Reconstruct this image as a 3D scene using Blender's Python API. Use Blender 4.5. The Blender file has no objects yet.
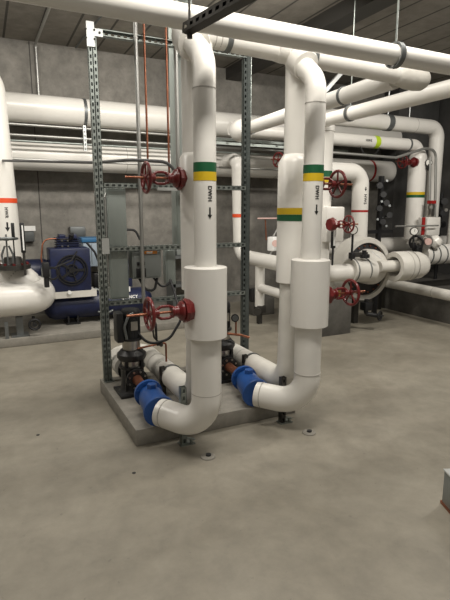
import bpy, bmesh, math, random
from mathutils import Vector, Matrix
random.seed(7)
PI = math.pi
C = bpy.context.scene.collection
V = Vector

# ------------------------------------------------------------------ materials
def mat(name, col, rough=.5, metal=0, bump=0, bscale=40, var=0, vscale=3, spec=.5, coat=0):
    m = bpy.data.materials.new(name); m.use_nodes = True
    nt = m.node_tree; b = nt.nodes['Principled BSDF']
    b.inputs['Base Color'].default_value = (*col, 1)
    b.inputs['Roughness'].default_value = rough
    b.inputs['Metallic'].default_value = metal
    b.inputs['Specular IOR Level'].default_value = spec
    if coat: b.inputs['Coat Weight'].default_value = coat
    tc = nt.nodes.new('ShaderNodeTexCoord')
    if var:
        n = nt.nodes.new('ShaderNodeTexNoise'); n.inputs['Scale'].default_value = vscale
        n.inputs['Detail'].default_value = 6
        nt.links.new(tc.outputs['Object'], n.inputs['Vector'])
        r = nt.nodes.new('ShaderNodeValToRGB')
        r.color_ramp.elements[0].position = .3; r.color_ramp.elements[1].position = .7
        r.color_ramp.elements[0].color = (*[c*(1-var) for c in col], 1)
        r.color_ramp.elements[1].color = (*[min(1, c*(1+var)) for c in col], 1)
        nt.links.new(n.outputs['Fac'], r.inputs['Fac']); nt.links.new(r.outputs['Color'], b.inputs['Base Color'])
    if bump:
        n2 = nt.nodes.new('ShaderNodeTexNoise'); n2.inputs['Scale'].default_value = bscale
        nt.links.new(tc.outputs['Object'], n2.inputs['Vector'])
        bp = nt.nodes.new('ShaderNodeBump'); bp.inputs['Strength'].default_value = bump
        bp.inputs['Distance'].default_value = .01
        nt.links.new(n2.outputs['Fac'], bp.inputs['Height']); nt.links.new(bp.outputs['Normal'], b.inputs['Normal'])
    return m

def concrete(name, c0, c1, c2, scale, rough=.8, seams=None, speck=True, con=(.84, 1.1)):
    """mottled concrete: big soft patches, cloudy mid tones, fine pits; seams = (axis, spacing, offset, width)"""
    m = bpy.data.materials.new(name); m.use_nodes = True
    nt = m.node_tree; L = nt.links.new; N = nt.nodes.new; b = nt.nodes['Principled BSDF']
    b.inputs['Roughness'].default_value = rough
    tc = N('ShaderNodeTexCoord')
    def noise(s, d=8, dist=0, rgh=.6):
        n = N('ShaderNodeTexNoise'); n.inputs['Scale'].default_value = s; n.inputs['Detail'].default_value = d
        n.inputs['Distortion'].default_value = dist; n.inputs['Roughness'].default_value = rgh
        L(tc.outputs['Object'], n.inputs['Vector']); return n
    def mix(kind, f, a, c):
        x = N('ShaderNodeMix'); x.data_type = 'RGBA'; x.blend_type = kind
        if isinstance(f, (int, float)): x.inputs[0].default_value = f
        else: L(f, x.inputs[0])
        L(a, x.inputs[6])
        if isinstance(c, tuple): x.inputs[7].default_value = (*c, 1)
        else: L(c, x.inputs[7])
        return x.outputs[2]
    n1 = noise(scale, 8, .6)
    r = N('ShaderNodeValToRGB'); cr = r.color_ramp
    cr.elements[0].position = .32; cr.elements[0].color = (*c0, 1)
    cr.elements[1].position = .68; cr.elements[1].color = (*c2, 1)
    e = cr.elements.new(.5); e.color = (*c1, 1)
    L(n1.outputs['Fac'], r.inputs['Fac']); out = r.outputs['Color']
    n2 = noise(scale*6, 10, .2, .7)
    r2 = N('ShaderNodeValToRGB'); r2.color_ramp.elements[0].position = .35; r2.color_ramp.elements[1].position = .65
    r2.color_ramp.elements[0].color = (con[0],)*3+(1,); r2.color_ramp.elements[1].color = (con[1],)*3+(1,)
    L(n2.outputs['Fac'], r2.inputs['Fac']); out = mix('MULTIPLY', 1, out, r2.outputs['Color'])
    if speck:
        n3 = noise(26, 3, 0, .5)
        r3 = N('ShaderNodeValToRGB'); r3.color_ramp.elements[0].position = .69; r3.color_ramp.elements[1].position = .74
        r3.color_ramp.elements[0].color = (0, 0, 0, 1); r3.color_ramp.elements[1].color = (.35, .35, .35, 1)
        L(n3.outputs['Fac'], r3.inputs['Fac']); out = mix('MIX', r3.outputs['Color'], out, tuple(c*.5 for c in c0))
    if seams:
        sp = N('ShaderNodeSeparateXYZ'); L(tc.outputs['Object'], sp.inputs[0])
        for ax, spacing, off, w in seams:
            a = N('ShaderNodeMath'); a.operation = 'ADD'; a.inputs[1].default_value = -off; L(sp.outputs[ax], a.inputs[0])
            p = N('ShaderNodeMath'); p.operation = 'PINGPONG'; p.inputs[1].default_value = spacing/2; L(a.outputs[0], p.inputs[0])
            l = N('ShaderNodeMath'); l.operation = 'LESS_THAN'; l.inputs[1].default_value = w; L(p.outputs[0], l.inputs[0])
            out = mix('MIX', l.outputs[0], out, tuple(c*.35 for c in c0))
    L(out, b.inputs['Base Color'])
    bp = N('ShaderNodeBump'); bp.inputs['Strength'].default_value = .25; bp.inputs['Distance'].default_value = .01
    L(n2.outputs['Fac'], bp.inputs['Height']); L(bp.outputs['Normal'], b.inputs['Normal'])
    return m

M = dict(
    floor=concrete('floor_concrete', (.195, .176, .138), (.24, .219, .176), (.285, .262, .213), .8, .55, None, True, (.84, 1.1)),
    wall=concrete('wall_concrete', (.165, .155, .14), (.225, .213, .19), (.285, .268, .24), .9, .85, [(0, 2.44, .75, .007)], True, (.72, 1.12)),
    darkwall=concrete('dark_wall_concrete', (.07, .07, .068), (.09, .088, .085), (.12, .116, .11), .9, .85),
    ceil=concrete('ceiling_deck', (.215, .20, .175), (.26, .24, .21), (.31, .29, .25), 1.2, .8, [(0, .405, .03, .014)], False),
    pad=concrete('pad_concrete', (.20, .19, .165), (.24, .225, .195), (.29, .27, .235), 1.6, .8),
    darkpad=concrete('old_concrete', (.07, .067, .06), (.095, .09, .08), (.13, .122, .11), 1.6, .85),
    white=mat('white_pvc_jacket', (.75, .73, .685), .30, bump=.05, bscale=14, var=.025, vscale=4),
    white2=mat('canvas_jacket', (.62, .60, .55), .6, bump=.3, bscale=18, var=.07, vscale=7),
    seam=mat('jacket_seam', (.42, .40, .37), .6),
    red=mat('red_enamel', (.14, .013, .013), .32, var=.2, vscale=20),
    blue=mat('blue_enamel', (.010, .058, .22), .4, var=.15, vscale=12),
    navy=mat('navy_enamel', (.009, .014, .05), .4, var=.3, vscale=8),
    black=mat('black_casting', (.012, .012, .013), .45),
    rubber=mat('black_rubber', (.015, .015, .016), .6),
    steel=mat('stainless', (.42, .40, .37), .3, 1, var=.12, vscale=18),
    post=mat('dark_galvanised', (.10, .115, .11), .5, .5, var=.1, vscale=10),
    galv=mat('galvanised_strut', (.30, .33, .31), .45, .75, var=.18, vscale=14),
    bright=mat('bright_zinc', (.62, .64, .63), .4, .6),
    dark=mat('dark_steel', (.055, .052, .047), .5, .5),
    conduit=mat('conduit', (.42, .42, .40), .4, .7),
    copper=mat('copper', (.30, .12, .07), .4, .8, var=.2, vscale=20),
    brass=mat('brass', (.55, .38, .16), .4, .85),
    green=mat('green_band', (.006, .09, .032), .45),
    yellow=mat('yellow_band', (.62, .42, .01), .45),
    orange=mat('orange_red_band', (.72, .08, .02), .45),
    redband=mat('red_band', (.34, .014, .012), .45),
    amber=mat('amber_label', (.75, .26, .03), .5),
    ink=mat('black_ink', (.01, .01, .01), .6),
    panel=mat('grey_green_panel', (.27, .30, .28), .5, .1, var=.05, vscale=3),
    grey=mat('grey_enclosure', (.20, .215, .205), .5, .1, var=.06, vscale=5),
    lightblue=mat('pale_blue_panel', (.30, .36, .42), .5),
    azure=mat('azure_top', (.03, .13, .27), .5),
    label=mat('white_label', (.8, .8, .78), .5),
    lime=mat('lime_band', (.45, .62, .02), .5),
    glass=mat('gauge_face', (.75, .74, .70), .2),
    pink=mat('pinkish_plastic', (.62, .42, .38), .5),
    cable=mat('grey_cable', (.10, .10, .10), .5),
    clamp=mat('clamp_grey', (.17, .18, .18), .45, .6),
    ochre=mat('ochre_paper', (.55, .33, .08), .7),
    teal=mat('dark_teal_cord', (.01, .16, .13), .5),
)

# ------------------------------------------------------------------ mesh builder
class MB:
    def __init__(s): s.bm = bmesh.new()
    def frame(s, d, up=None):
        d = V(d).normalized()
        if up is None: up = V((0, 0, 1)) if abs(d.z) < .9 else V((0, 1, 0))
        a = d.cross(up).normalized(); b = a.cross(d).normalized(); return d, a, b
    def box(s, c, size, rz=0, bev=0, mtx=None):
        r = bmesh.ops.create_cube(s.bm, size=1)
        m = (mtx if mtx else Matrix.Translation(V(c)) @ Matrix.Rotation(rz, 4, 'Z')) @ Matrix.Diagonal((*size, 1))
        bmesh.ops.transform(s.bm, matrix=m, verts=r['verts'])
        if bev:
            es = list({e for v in r['verts'] for e in v.link_edges})
            bmesh.ops.bevel(s.bm, geom=es, offset=bev, segments=2, affect='EDGES', profile=.5)
        return s
    def bx(s, x0, x1, y0, y1, z0, z1, bev=0):
        return s.box(((x0+x1)/2, (y0+y1)/2, (z0+z1)/2), (x1-x0, y1-y0, z1-z0), bev=bev)
    def bar(s, p, q, w, h, up=None, bev=0):
        p, q = V(p), V(q); d, a, b = s.frame(q-p, up)
        m = Matrix((( a.x, d.x, b.x, 0), (a.y, d.y, b.y, 0), (a.z, d.z, b.z, 0), (0, 0, 0, 1)))
        return s.box(None, (w, (q-p).length, h), bev=bev, mtx=Matrix.Translation((p+q)/2) @ m)
    def tube(s, pts, r, seg=28, fillet=0, cap=True, n=10):
        pts = [V(p) for p in pts]; path = [pts[0]]
        for i in range(1, len(pts)-1):
            f = fillet[i-1] if isinstance(fillet, (list, tuple)) else fillet
            P, A, B = pts[i], pts[i-1], pts[i+1]
            u, w = (A-P).normalized(), (B-P).normalized(); ang = u.angle(w)
            if f <= 0 or ang > 3.1: path.append(P); continue
            t = min(f/math.tan(ang/2), (A-P).length*.499 if i > 1 else (A-P).length*.99, (B-P).length*.499 if i < len(pts)-2 else (B-P).length*.99)
            rr = t*math.tan(ang/2)
            bis = (u+w).normalized(); cen = P + bis*(rr/math.sin(ang/2))
            s0 = P+u*t-cen; s1 = P+w*t-cen; tot = s0.angle(s1); ax = s0.cross(s1).normalized()
            for k in range(n+1): path.append(cen + Matrix.Rotation(tot*k/n, 3, ax) @ s0)
        path.append(pts[-1])
        return s.sweep(path, r, seg, cap)
    def sweep(s, path, r, seg=28, cap=True):
        rings = []; N = len(path); a = None
        for i, p in enumerate(path):
            d = (path[min(i+1, N-1)]-path[max(i-1, 0)]).normalized()
            if a is None: _, a, _ = s.frame(d)
            a = (a-d*a.dot(d)).normalized(); b = d.cross(a)
            R = r[i] if isinstance(r, list) else r
            rings.append([s.bm.verts.new(p+(a*math.cos(t)+b*math.sin(t))*R) for t in [2*PI*k/seg for k in range(seg)]])
        for x, y in zip(rings, rings[1:]):
            for k in range(seg):
                s.bm.faces.new((x[k], x[(k+1) % seg], y[(k+1) % seg], y[k]))
        if cap:
            s.bm.faces.new(rings[0][::-1]); s.bm.faces.new(rings[-1])
        return s
    def lathe(s, o, ax, prof, seg=36):
        """prof = [(distance along axis, radius)...]; first and last radius 0 close it"""
        o = V(o); d, a, b = s.frame(ax); rings = []
        for t, r in prof:
            if r <= 1e-6: rings.append([s.bm.verts.new(o+d*t)])
            else: rings.append([s.bm.verts.new(o+d*t+(a*math.cos(q)+b*math.sin(q))*r) for q in [2*PI*k/seg for k in range(seg)]])
        for x, y in zip(rings, rings[1:]):
            for k in range(seg):
                j = (k+1) % seg
                f = [x[k % len(x)], x[j % len(x)], y[j % len(y)], y[k % len(y)]]
                f = list(dict.fromkeys(f))
                if len(f) > 2:
                    try: s.bm.faces.new(f)
                    except ValueError: pass
        return s
    def disc(s, o, ax, r, t, seg=32, bev=.0):
        if bev: return s.lathe(o, ax, [(0, 0), (0, r-bev), (bev, r), (t-bev, r), (t, r-bev), (t, 0)], seg)
        return s.lathe(o, ax, [(0, 0), (0, r), (t, r), (t, 0)], seg)
    def ring(s, o, ax, R, r, seg=40, sec=10):
        o = V(o); d, a, b = s.frame(ax)
        rs = []
        for k in range(seg):
            q = 2*PI*k/seg; e = a*math.cos(q)+b*math.sin(q)
            rs.append([s.bm.verts.new(o+e*(R+r*math.cos(t))+d*r*math.sin(t)) for t in [2*PI*j/sec for j in range(sec)]])
        for k in range(seg):
            x, y = rs[k], rs[(k+1) % seg]
            for j in range(sec): s.bm.faces.new((x[j], x[(j+1) % sec], y[(j+1) % sec], y[j]))
        return s
    def bolts(s, o, ax, R, n, r=.009, t=.012):
        o = V(o); d, a, b = s.frame(ax)
        for k in range(n):
            q = 2*PI*(k+.5)/n
            s.disc(o+(a*math.cos(q)+b*math.sin(q))*R, d, r, t, 6)
        return s
    def strut(s, p, q, w=.041, h=.041, up=(0, 0, 1), slot=.05, closed=True):
        """slotted channel: web facing -up side ... web sits on the +up face, open below unless closed"""
        p, q = V(p), V(q); L = (q-p).length; d, a, b = s.frame(q-p, V(up)); t = .003
        def pl(a0, b0, l0, l1, ww, hh):
            c = a*a0+b*b0; s.bar(p+d*l0+c, p+d*l1+c, ww, hh, b)
        pl(-w/2+t/2, 0, 0, L, t, h); pl(w/2-t/2, 0, 0, L, t, h)
        e = w*.31; pl(-w/2+e/2, h/2-t/2, 0, L, e, t); pl(w/2-e/2, h/2-t/2, 0, L, e, t)
        n = max(1, int(L/slot))
        for k in range(n+1):
            c = L*k/n; l0, l1 = max(0, c-slot*.24), min(L, c+slot*.24)
            pl(0, h/2-t/2, l0, l1, w-2*e, t)
        if closed: pl(0, -h/2+t*1.6, 0, L, w-2*t, t)  # unseen plate added across the open side to keep the slots dark
        pl(-w/2+.005, -h/2+t/2, 0, L, .010, t); pl(w/2-.005, -h/2+t/2, 0, L, .010, t)
        return s
    def build(s, name, m, parent=None, smooth=True):
        bmesh.ops.recalc_face_normals(s.bm, faces=s.bm.faces)
        me = bpy.data.meshes.new(name); s.bm.to_mesh(me); s.bm.free()
        me.materials.append(M[m] if isinstance(m, str) else m)
        if smooth:
            me.polygons.foreach_set('use_smooth', [True]*len(me.polygons))
            try: me.set_sharp_from_angle(angle=math.radians(38))
            except Exception: pass
        o = bpy.data.objects.new(name, me); C.objects.link(o)
        if parent:
            o.parent = parent
            o.matrix_parent_inverse = parent_world(parent).inverted()
        return o

def parent_world(o):
    m = Matrix.Translation(o.location) @ o.rotation_euler.to_matrix().to_4x4() @ Matrix.Diagonal((*o.scale, 1))
    return (parent_world(o.parent) @ o.matrix_parent_inverse @ m) if o.parent else m

def tag(o, label, cat, group=None, kind=None):
    o['label'] = label; o['category'] = cat
    if group: o['group'] = group
    if kind: o['kind'] = kind
    return o
def thing(name, label, cat, loc, group=None, rz=0):
    o = bpy.data.objects.new(name, None); C.objects.link(o); o.empty_display_size = .05
    o.location = loc; o.rotation_euler = (0, 0, rz)
    return tag(o, label, cat, group)
def struct(o, label=None):
    o['kind'] = 'structure'
    if label: o['label'] = label
    return o
def copy_tree(o, parent=None):
    c = o.copy(); C.objects.link(c)
    if parent:
        c.parent = parent; c.matrix_parent_inverse = o.matrix_parent_inverse.copy()
    for ch in [x for x in bpy.data.objects if x.parent == o and x != c]: copy_tree(ch, c)
    return c

# flat writing laid on a surface: fn(u, v) -> point; u runs along the text, v up the letters
def writing(name, text, size, fn, m, parent, arrow=None):
    cu = bpy.data.curves.new('w', 'FONT'); cu.body = text; cu.size = size; cu.align_x = 'CENTER'; cu.align_y = 'CENTER'
    cu.offset = size*.03; cu.space_character = 1.12
    to = bpy.data.objects.new('w', cu); C.objects.link(to)
    dg = bpy.context.evaluated_depsgraph_get(); me = bpy.data.meshes.new_from_object(to.evaluated_get(dg))
    bpy.data.objects.remove(to); bpy.data.curves.remove(cu)
    bm = bmesh.new(); bm.from_mesh(me); bpy.data.meshes.remove(me)
    jobs = [(name, bm)]
    if arrow:
        (u0, u1, h) = arrow; b2 = bmesh.new()
        pts = [(u0, -h*.22), (u1-h*1.1, -h*.22), (u1-h*1.1, -h*.62), (u1, 0), (u1-h*1.1, h*.62), (u1-h*1.1, h*.22), (u0, h*.22)]
        b2.faces.new([b2.verts.new((x, y, 0)) for x, y in pts]); jobs.append(('flow_arrow', b2))
    for nm, bm in jobs:
        for v in bm.verts: v.co = fn(v.co.x, v.co.y)
        me = bpy.data.meshes.new(nm); bm.to_mesh(me); bm.free(); me.materials.append(M[m])
        o = bpy.data.objects.new(nm, me); C.objects.link(o)
        o.parent = parent; o.matrix_parent_inverse = parent_world(parent).inverted()
def around(cx, cy, cz, r, th):       # vertical pipe, text reading downwards
    return lambda u, v: V((cx+(r+.0025)*math.cos(th+v/r), cy+(r+.0025)*math.sin(th+v/r), cz-u))

# ------------------------------------------------------------------ camera
cam = bpy.data.cameras.new('camera'); co = bpy.data.objects.new('camera', cam); C.objects.link(co)
cam.sensor_fit = 'VERTICAL'; cam.sensor_height = 36; cam.lens = 490/600*36
co.location = (0, 0, 1.6); co.rotation_euler = (math.radians(90-10.4), 0, math.radians(-26))
cam.clip_start = .05
bpy.context.scene.camera = co

# ------------------------------------------------------------------ setting
H = 3.85; YW = 7.6
def slab(name, m, *a):
    o = MB().bx(*a).build(name, m, None, False); return struct(o)
slab('floor', 'floor', -4, 9, -1.5, YW+.2, -.2, 0)
slab('ceiling', 'ceil', -4, 9, -1.5, YW+.2, H, H+.2)
slab('wall_back', 'wall', -4, 9, YW, YW+.2, 0, H)
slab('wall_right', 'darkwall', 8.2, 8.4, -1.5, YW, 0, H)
slab('wall_left', 'wall', -3.9, -3.7, -1.5, YW, 0, H)
o = MB().bx(3.72, 3.97, -1.4, YW, H-.17, H-.001).build('ceiling_beam', 'dark', None, False); struct(o, 'dark steel beam running under the ceiling deck')
o = MB().bx(.825, 2.13, 3.08, 4.24, 0, .12, .006).build('equipment_pad', 'pad'); struct(o, 'low concrete pad under the two pumps')
o = MB().bx(-2.5, 2.55, 6.15, 7.55, 0, .10, .006).build('equipment_pad', 'pad'); struct(o, 'long low concrete pad under the blue compressor')
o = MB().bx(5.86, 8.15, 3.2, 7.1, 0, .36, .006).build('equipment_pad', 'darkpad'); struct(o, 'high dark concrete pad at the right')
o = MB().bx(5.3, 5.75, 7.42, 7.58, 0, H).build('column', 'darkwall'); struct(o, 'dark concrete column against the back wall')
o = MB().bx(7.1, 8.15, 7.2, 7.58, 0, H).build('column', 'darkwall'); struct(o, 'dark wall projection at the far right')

# ------------------------------------------------------------------ pipes
def run(name, label, pts, r, fil=.15, cat='pipe', m='white', group=None, base=None, seams=True):
    b = base or min(pts, key=lambda p: p[2])
    t = thing(name, label, cat, b, group)
    MB().tube(pts, r, fillet=fil).build('pipe_jacket', m, t)
    return t
def cuff(parent, p, ax, r, w=.006, m='seam', name='jacket_seam', t=.002):
    return MB().lathe(V(p)-V(ax).normalized()*w/2, ax, [(0, r-.003), (0, r+t), (w, r+t), (w, r-.003)]).build(name, m, parent)
def band(parent, p, ax, r, w, m, label):
    o = cuff(parent, p, ax, r, w, m, 'marker_band', .0015); o['label'] = label; return o
def clampring(parent, p, ax, r, w=.035, name='pipe_clamp'):
    return cuff(parent, p, ax, r, w, 'clamp', name, .007)

# long headers under the ceiling
h1 = run('header_pipe', 'upper white header pipe running across the top, on ceiling hangers', [(-1.6, 2.45, 2.537), (7.9, 2.45, 2.537)], .059)
for x in (.10, 2.35, 4.5): cuff(h1, (x, 2.45, 2.537), (1, 0, 0), .059)
clampring(h1, (2.36, 2.45, 2.537), (1, 0, 0), .069)
for x in (2.36,): MB().tube([(x, 2.45, 2.60), (x, 2.45, H)], .006, 8).build('hanger_rod', 'galv', h1)
h2 = run('header_pipe', 'second white header pipe just below the upper one, with a capped end at right', [(1.2, 3.05, 2.685), (3.15, 3.05, 2.625)], .070)
for x in (1.50, 2.16): clampring(h2, (x, 3.05, 2.685-(x-1.2)*.031), (1, 0, -.031), .070)
cuff(h2, (1.40, 3.05, 2.681), (1, 0, 0), .070); cuff(h2, (1.44, 3.05, 2.68), (1, 0, 0), .070)
MB().lathe((2.95, 3.05, 2.63), (1, 0, -.03), [(0, .070), (.01, .076), (.06, .080), (.12, .090), (.22, .092), (.28, .084), (.315, .062), (.325, 0)]).build('end_cap', 'white2', h2)
for x, z, q in ((1.225, 2.66, .105), (2.03, 2.635, .096)):
    d = V((-.03, -.32, -.21))
    MB().lathe(V((x, 3.04, z))-d.normalized()*.06, d, [(0, 0), (.0, q*.6), (.03, q*.9), (.08, q), (.20, q), (.225, q-.008), (.23, .05)]).build('tee_cover', 'white', h2)
MB().lathe((1.86, 3.05, 2.672), (1, 0, 0), [(0, .070), (.005, .078), (.06, .086), (.2, .086), (.26, .078), (.265, .070)]).build('tee_cover', 'white', h2)

def riser(i, X, Y, bx_, by, xr):
    side = 'left' if i == 0 else 'right'
    t = thing('pump_suction_pipe', ('tall white front pipe with green and yellow bands, left of the two' if i == 0 else
               'tall white front pipe with green and yellow bands, right of the two'), 'pipe', (X, Y, .17), 'front pipes feeding the pumps')
    MB().tube([(bx_, by, .235), (X, Y, .215), (X, Y, 1.0)], .096 if i == 0 else .094, 40, .20, n=16).build('pipe_jacket', 'white', t)
    MB().tube([(X, Y, 1.0), (X, Y, 2.45 if i == 0 else 2.42), (X+.03, 3.04, 2.66-.03*i)], .067, 36, .15, n=14).build('upper_pipe_jacket', 'white', t)
    z0, z1, R = (.825, 1.262, .131) if i == 0 else (.805, 1.268, .134)
    MB().lathe((X, Y, z0), (0, 0, 1), [(0, .08), (0, R-.006), (.004, R), (z1-z0-.004, R), (z1-z0, R-.005), (z1-z0+.004, .066)], 48).build('valve_cover', 'white', t)
    cuff(t, (X, Y, .46), (0, 0, 1), .095, .004); cuff(t, (X, Y, 2.28), (0, 0, 1), .067, .005)
    # a seam ring on the elbow mouth
    d = (V((X, Y, 0))-V((bx_, by, 0))).normalized()
    cuff(t, V((bx_, by, .234))+d*.045, d, .096, .005)
    zt = 1.872 if i == 0 else 1.892
    band(t, (X, Y, zt-.027), (0, 0, 1), .067, .054, 'green', 'green band')
    band(t, (X, Y, zt-.079), (0, 0, 1), .067, .050, 'yellow', 'yellow band')
    th = math.atan2(-Y, -X) + .42
    writing('lettering', 'DWH', .034, around(X, Y, zt-.178, .067, th), 'ink', t, (.078, .145, .022))
    # strut post that carries the elbow
    fx, fy = (1.13, 2.975) if i == 0 else (1.935, 2.975)
    MB().strut((fx, fy, .005), (fx, fy, .42 if i == 0 else .365), up=(0, -1, 0)).build('support_post', 'galv' if i == 0 else 'dark', t)
    p = MB().bx(fx-.03, fx+.075, fy-.035, fy+.035, 0, .008).bar((fx+.02, fy-.02, .05), (fx+.075, fy-.02, .03), .03, .006)
    p.disc((fx+.05, fy-.025, .012), (0, 0, 1), .013, .03, 6).build('foot_bracket', 'galv', t)
    # discharge side: from the back of the pump round to the rear riser
    Yr = 3.05
    t2 = thing('pump_discharge_pipe', ('white pipe curling round the left pump then rising behind the front left pipe' if i == 0 else
               'white pipe from the right pump rising behind the front right pipe, yellow and green bands'), 'pipe', (xr, Yr, .19), 'rear pipes leaving the pumps')
    xp = 1.0 if i == 0 else 1.80
    MB().tube([(xp, 4.02, .27), (xp, 4.40, .27), (xr-.01, 4.40, .27), (xr-.01, Yr, .27), (xr, Yr, 1.1)], .09, 36, [.17, .15, .19], n=12).build('pipe_jacket', 'white2', t2)
    MB().tube([(xr, Yr, 1.1), (xr, Yr, 2.62)], .100 if i == 0 else .080, 32).build('upper_pipe_jacket', 'white', t2)
    MB().lathe((xr, Yr, 1.07), (0, 0, 1), [(0, .07), (0, .115), (.004, .119), (.86, .119), (.92, .082), (.925, .07)], 44).build('valve_cover', 'white', t2)
    if i:
        band(t2, (xr, Yr, 1.592), (0, 0, 1), .119, .046, 'yellow', 'yellow band')
        band(t2, (xr, Yr, 1.545), (0, 0, 1), .119, .046, 'green', 'green band')
    for yy in (3.98, 3.78): cuff(t2, (xr-.01, yy, .27), (0, 1, 0), .09, .005)
    clampring(t2, (xr-.01, 3.62, .27), (0, 1, 0), .09, .022)
    MB().strut((xr-.085, 3.62, .125), (xr-.085, 3.62, .36), up=(0, -1, 0)).build('support_post', 'dark', t2)
    return t, t2
r1 = riser(0, 1.195, 2.72, .995, 3.04, 1.29)
r2 = riser(1, 2.0, 2.76, 1.755, 3.05, 2.045)

# blue suction diffusers -------------------------------------------------
def diffuser(x0, y0, x1, y1, label):
    a, b = V((x0, y0, .265)), V((x1, y1, .235)); d = (b-a).normalized(); L = (b-a).length
    t = thing('suction_diffuser', label, 'fitting', (a.x, a.y, .15), 'blue cast fittings at the pumps')
    MB().lathe(a, d, [(0, 0), (0, .100), (.004, .105), (.028, .105), (.032, .075), (.05, .075), (.10, .092), (L-.07, .096), (L-.03, .096), (L-.026, 0)]).build('body', 'blue', t)
    fl = MB().lathe(b-d*.032, d, [(0, 0), (0, .108), (.004, .112), (.026, .112), (.03, .108), (.03, 0)]).build('flange', 'blue', t)
    q = MB().bolts(a-d*.010, d, .090, 8, .011, .046).bolts(b-d*.044, d, .100, 8, .010, .014); q.build('bolts', 'blue', fl)
    for s in (-1, 1):
        c = a+d*.13+V((0, 0, .085*s)) if s > 0 else a+d*.13
        sd = V((0, 0, 1)) if s > 0 else V((-d.y, d.x, 0))*-1
        if s > 0: MB().disc(a+d*.125+sd*.085, sd, .036, .035, 6, .003).build('port_plug', 'blue', t)
    return t
diffuser(1.003, 3.37, .99, 3.05, 'blue flanged fitting on the pad at the left elbow')
diffuser(1.80, 3.35, 1.757, 3.055, 'blue flanged fitting on the pad at the right elbow')

# pumps --------------------------------------------------------------------
def pump():
    t = thing('vertical_pump', 'black and stainless upright multistage pump fully in view, left of the pair', 'pump', (1.005, 3.80, .12), 'upright multistage pumps on the pad')
    x, y = 1.005, 3.80
    MB().bx(x-.13, x+.13, y-.13, y+.13, .12, .145, .004).lathe((x, y, .14), (0, 0, 1), [(0, 0), (0, .12), (.03, .095), (.18, .09), (.2, .105), (.215, .105), (.215, 0)]).build('base', 'black', t)
    for s in (-1, 1):
        f = MB().lathe((x, y, .27), (0, s, 0), [(0, 0), (0, .055), (.125, .055), (.125, .086), (.145, .086), (.145, 0)])
        f = f.build('flange', 'black', t)
        MB().bolts((x, y+s*.142, .27), (0, s, 0), .068, 8, .009, .016).build('flange_bolts', 'steel', f)
    MB().lathe((x, y-.145, .27), (0, -1, 0), [(0, 0), (0, .040), (.07, .034), (.14, .034), (.20, .05), (.262, .05), (.262, 0)]).build('copper_spool', 'copper', t)
    MB().lathe((x, y, .345), (0, 0, 1), [(0, 0), (0, .083), (.07, .083), (.07, 0)]).build('pump_sleeve', 'steel', t)
    k = MB()
    for q in range(4):
        a = PI/4+q*PI/2; k.bar((x+.094*math.cos(a), y+.094*math.sin(a), .15), (x+.094*math.cos(a), y+.094*math.sin(a), .44), .02, .02)
    k.build('tie_bars', 'black', t)
    MB().lathe((x, y, .405), (0, 0, 1), [(0, 0), (0, .105), (.022, .118), (.05, .118), (.066, .10), (.085, .085), (.085, 0)]).build('motor_stool', 'black', t)
    MB().lathe((x, y, .488), (0, 0, 1), [(0, 0), (0, .072), (.085, .072), (.085, 0)]).build('coupling_guard', 'steel', t)
    m = MB().lathe((x, y, .57), (0, 0, 1), [(0, 0), (0, .09), (.018, .09), (.02, .072), (.20, .072), (.20, .078), (.225, .078), (.25, .066), (.255, 0)])
    for q in range(24):
        a = 2*PI*q/24; m.bar((x+.074*math.cos(a), y+.074*math.sin(a), .60), (x+.074*math.cos(a), y+.074*math.sin(a), .76), .004, .004)
    m = m.build('motor', 'black', t)
    MB().box((x-.105, y-.03, .69), (.055, .12, .24), bev=.01).build('terminal_box', 'black', t)
    MB().tube([(x-.06, y-.10, .60), (x-.08, y-.11, .70), (x-.045, y-.10, .78), (x+.0, y-.085, .80)], .011, 10, .05).build('motor_lead', 'clamp', t)
    MB().bx(x-.02, x+.035, y-.085, y-.070, .66, .73).build('nameplate', 'steel', m)
    return t
p1 = pump()
p2 = copy_tree(p1); p2.location = (1.805, 3.77, .12)
p2['label'] = 'black upright pump mostly hidden behind the nearer floor elbow pipe, right of the pair'

# red gate valves ------------------------------------------------------------
def gate_valve(label):
    """axis along local +x, flange face at the origin"""
    t = thing('gate_valve', label, 'valve', (0, 0, 0), 'red gate valves with handwheels')
    MB().lathe((-.02, 0, 0), (1, 0, 0), [(0, 0), (0, .064), (.028, .070), (.032, .074), (.052, .074), (.054, 0)], 8).build('flange', 'red', t)
    MB().lathe((.036, 0, 0), (1, 0, 0), [(0, 0), (0, .058), (.014, .058), (.03, .034), (.055, .028), (.06, .036), (.07, .036), (.07, 0)], 24).build('bonnet', 'red', t)
    y = MB()
    for s in (-1, 1): y.tube([(.095, 0, s*.02), (.12, 0, s*.036), (.17, 0, s*.036), (.20, 0, s*.018)], .009, 10, .02)
    y.lathe((.185, 0, 0), (1, 0, 0), [(0, 0), (0, .024), (.03, .024), (.03, 0)], 16); y.build('yoke', 'red', t)
    MB().tube([(.09, 0, 0), (.375, 0, 0)], .0075, 12).build('stem', 'copper', t)
    w = MB().ring((.242, 0, 0), (1, 0, 0), .090, .0105).disc((.232, 0, 0), (1, 0, 0), .021, .024, 6)
    for k in range(5):
        a = 2*PI*k/5+.3
        w.tube([(.244, .015*math.cos(a), .015*math.sin(a)), (.244, .088*math.cos(a), .088*math.sin(a))], .0065, 8)
    w.build('handwheel', 'red', t)
    return t
V0 = gate_valve('red gate valve low on the front left pipe, wheel in front of a pump motor')
V0.location = (1.062, 2.68, 1.01); V0.rotation_euler = (0, 0, PI)
def valve(label, loc, rz, s=1):
    c = copy_tree(V0); c.location = loc; c.rotation_euler = (0, 0, rz); c.scale = (s, s, s); c['label'] = label; return c
valve('red gate valve at eye level beside the left green and yellow bands, stem pointing left', (1.18, 3.05, 1.80), PI)
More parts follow.
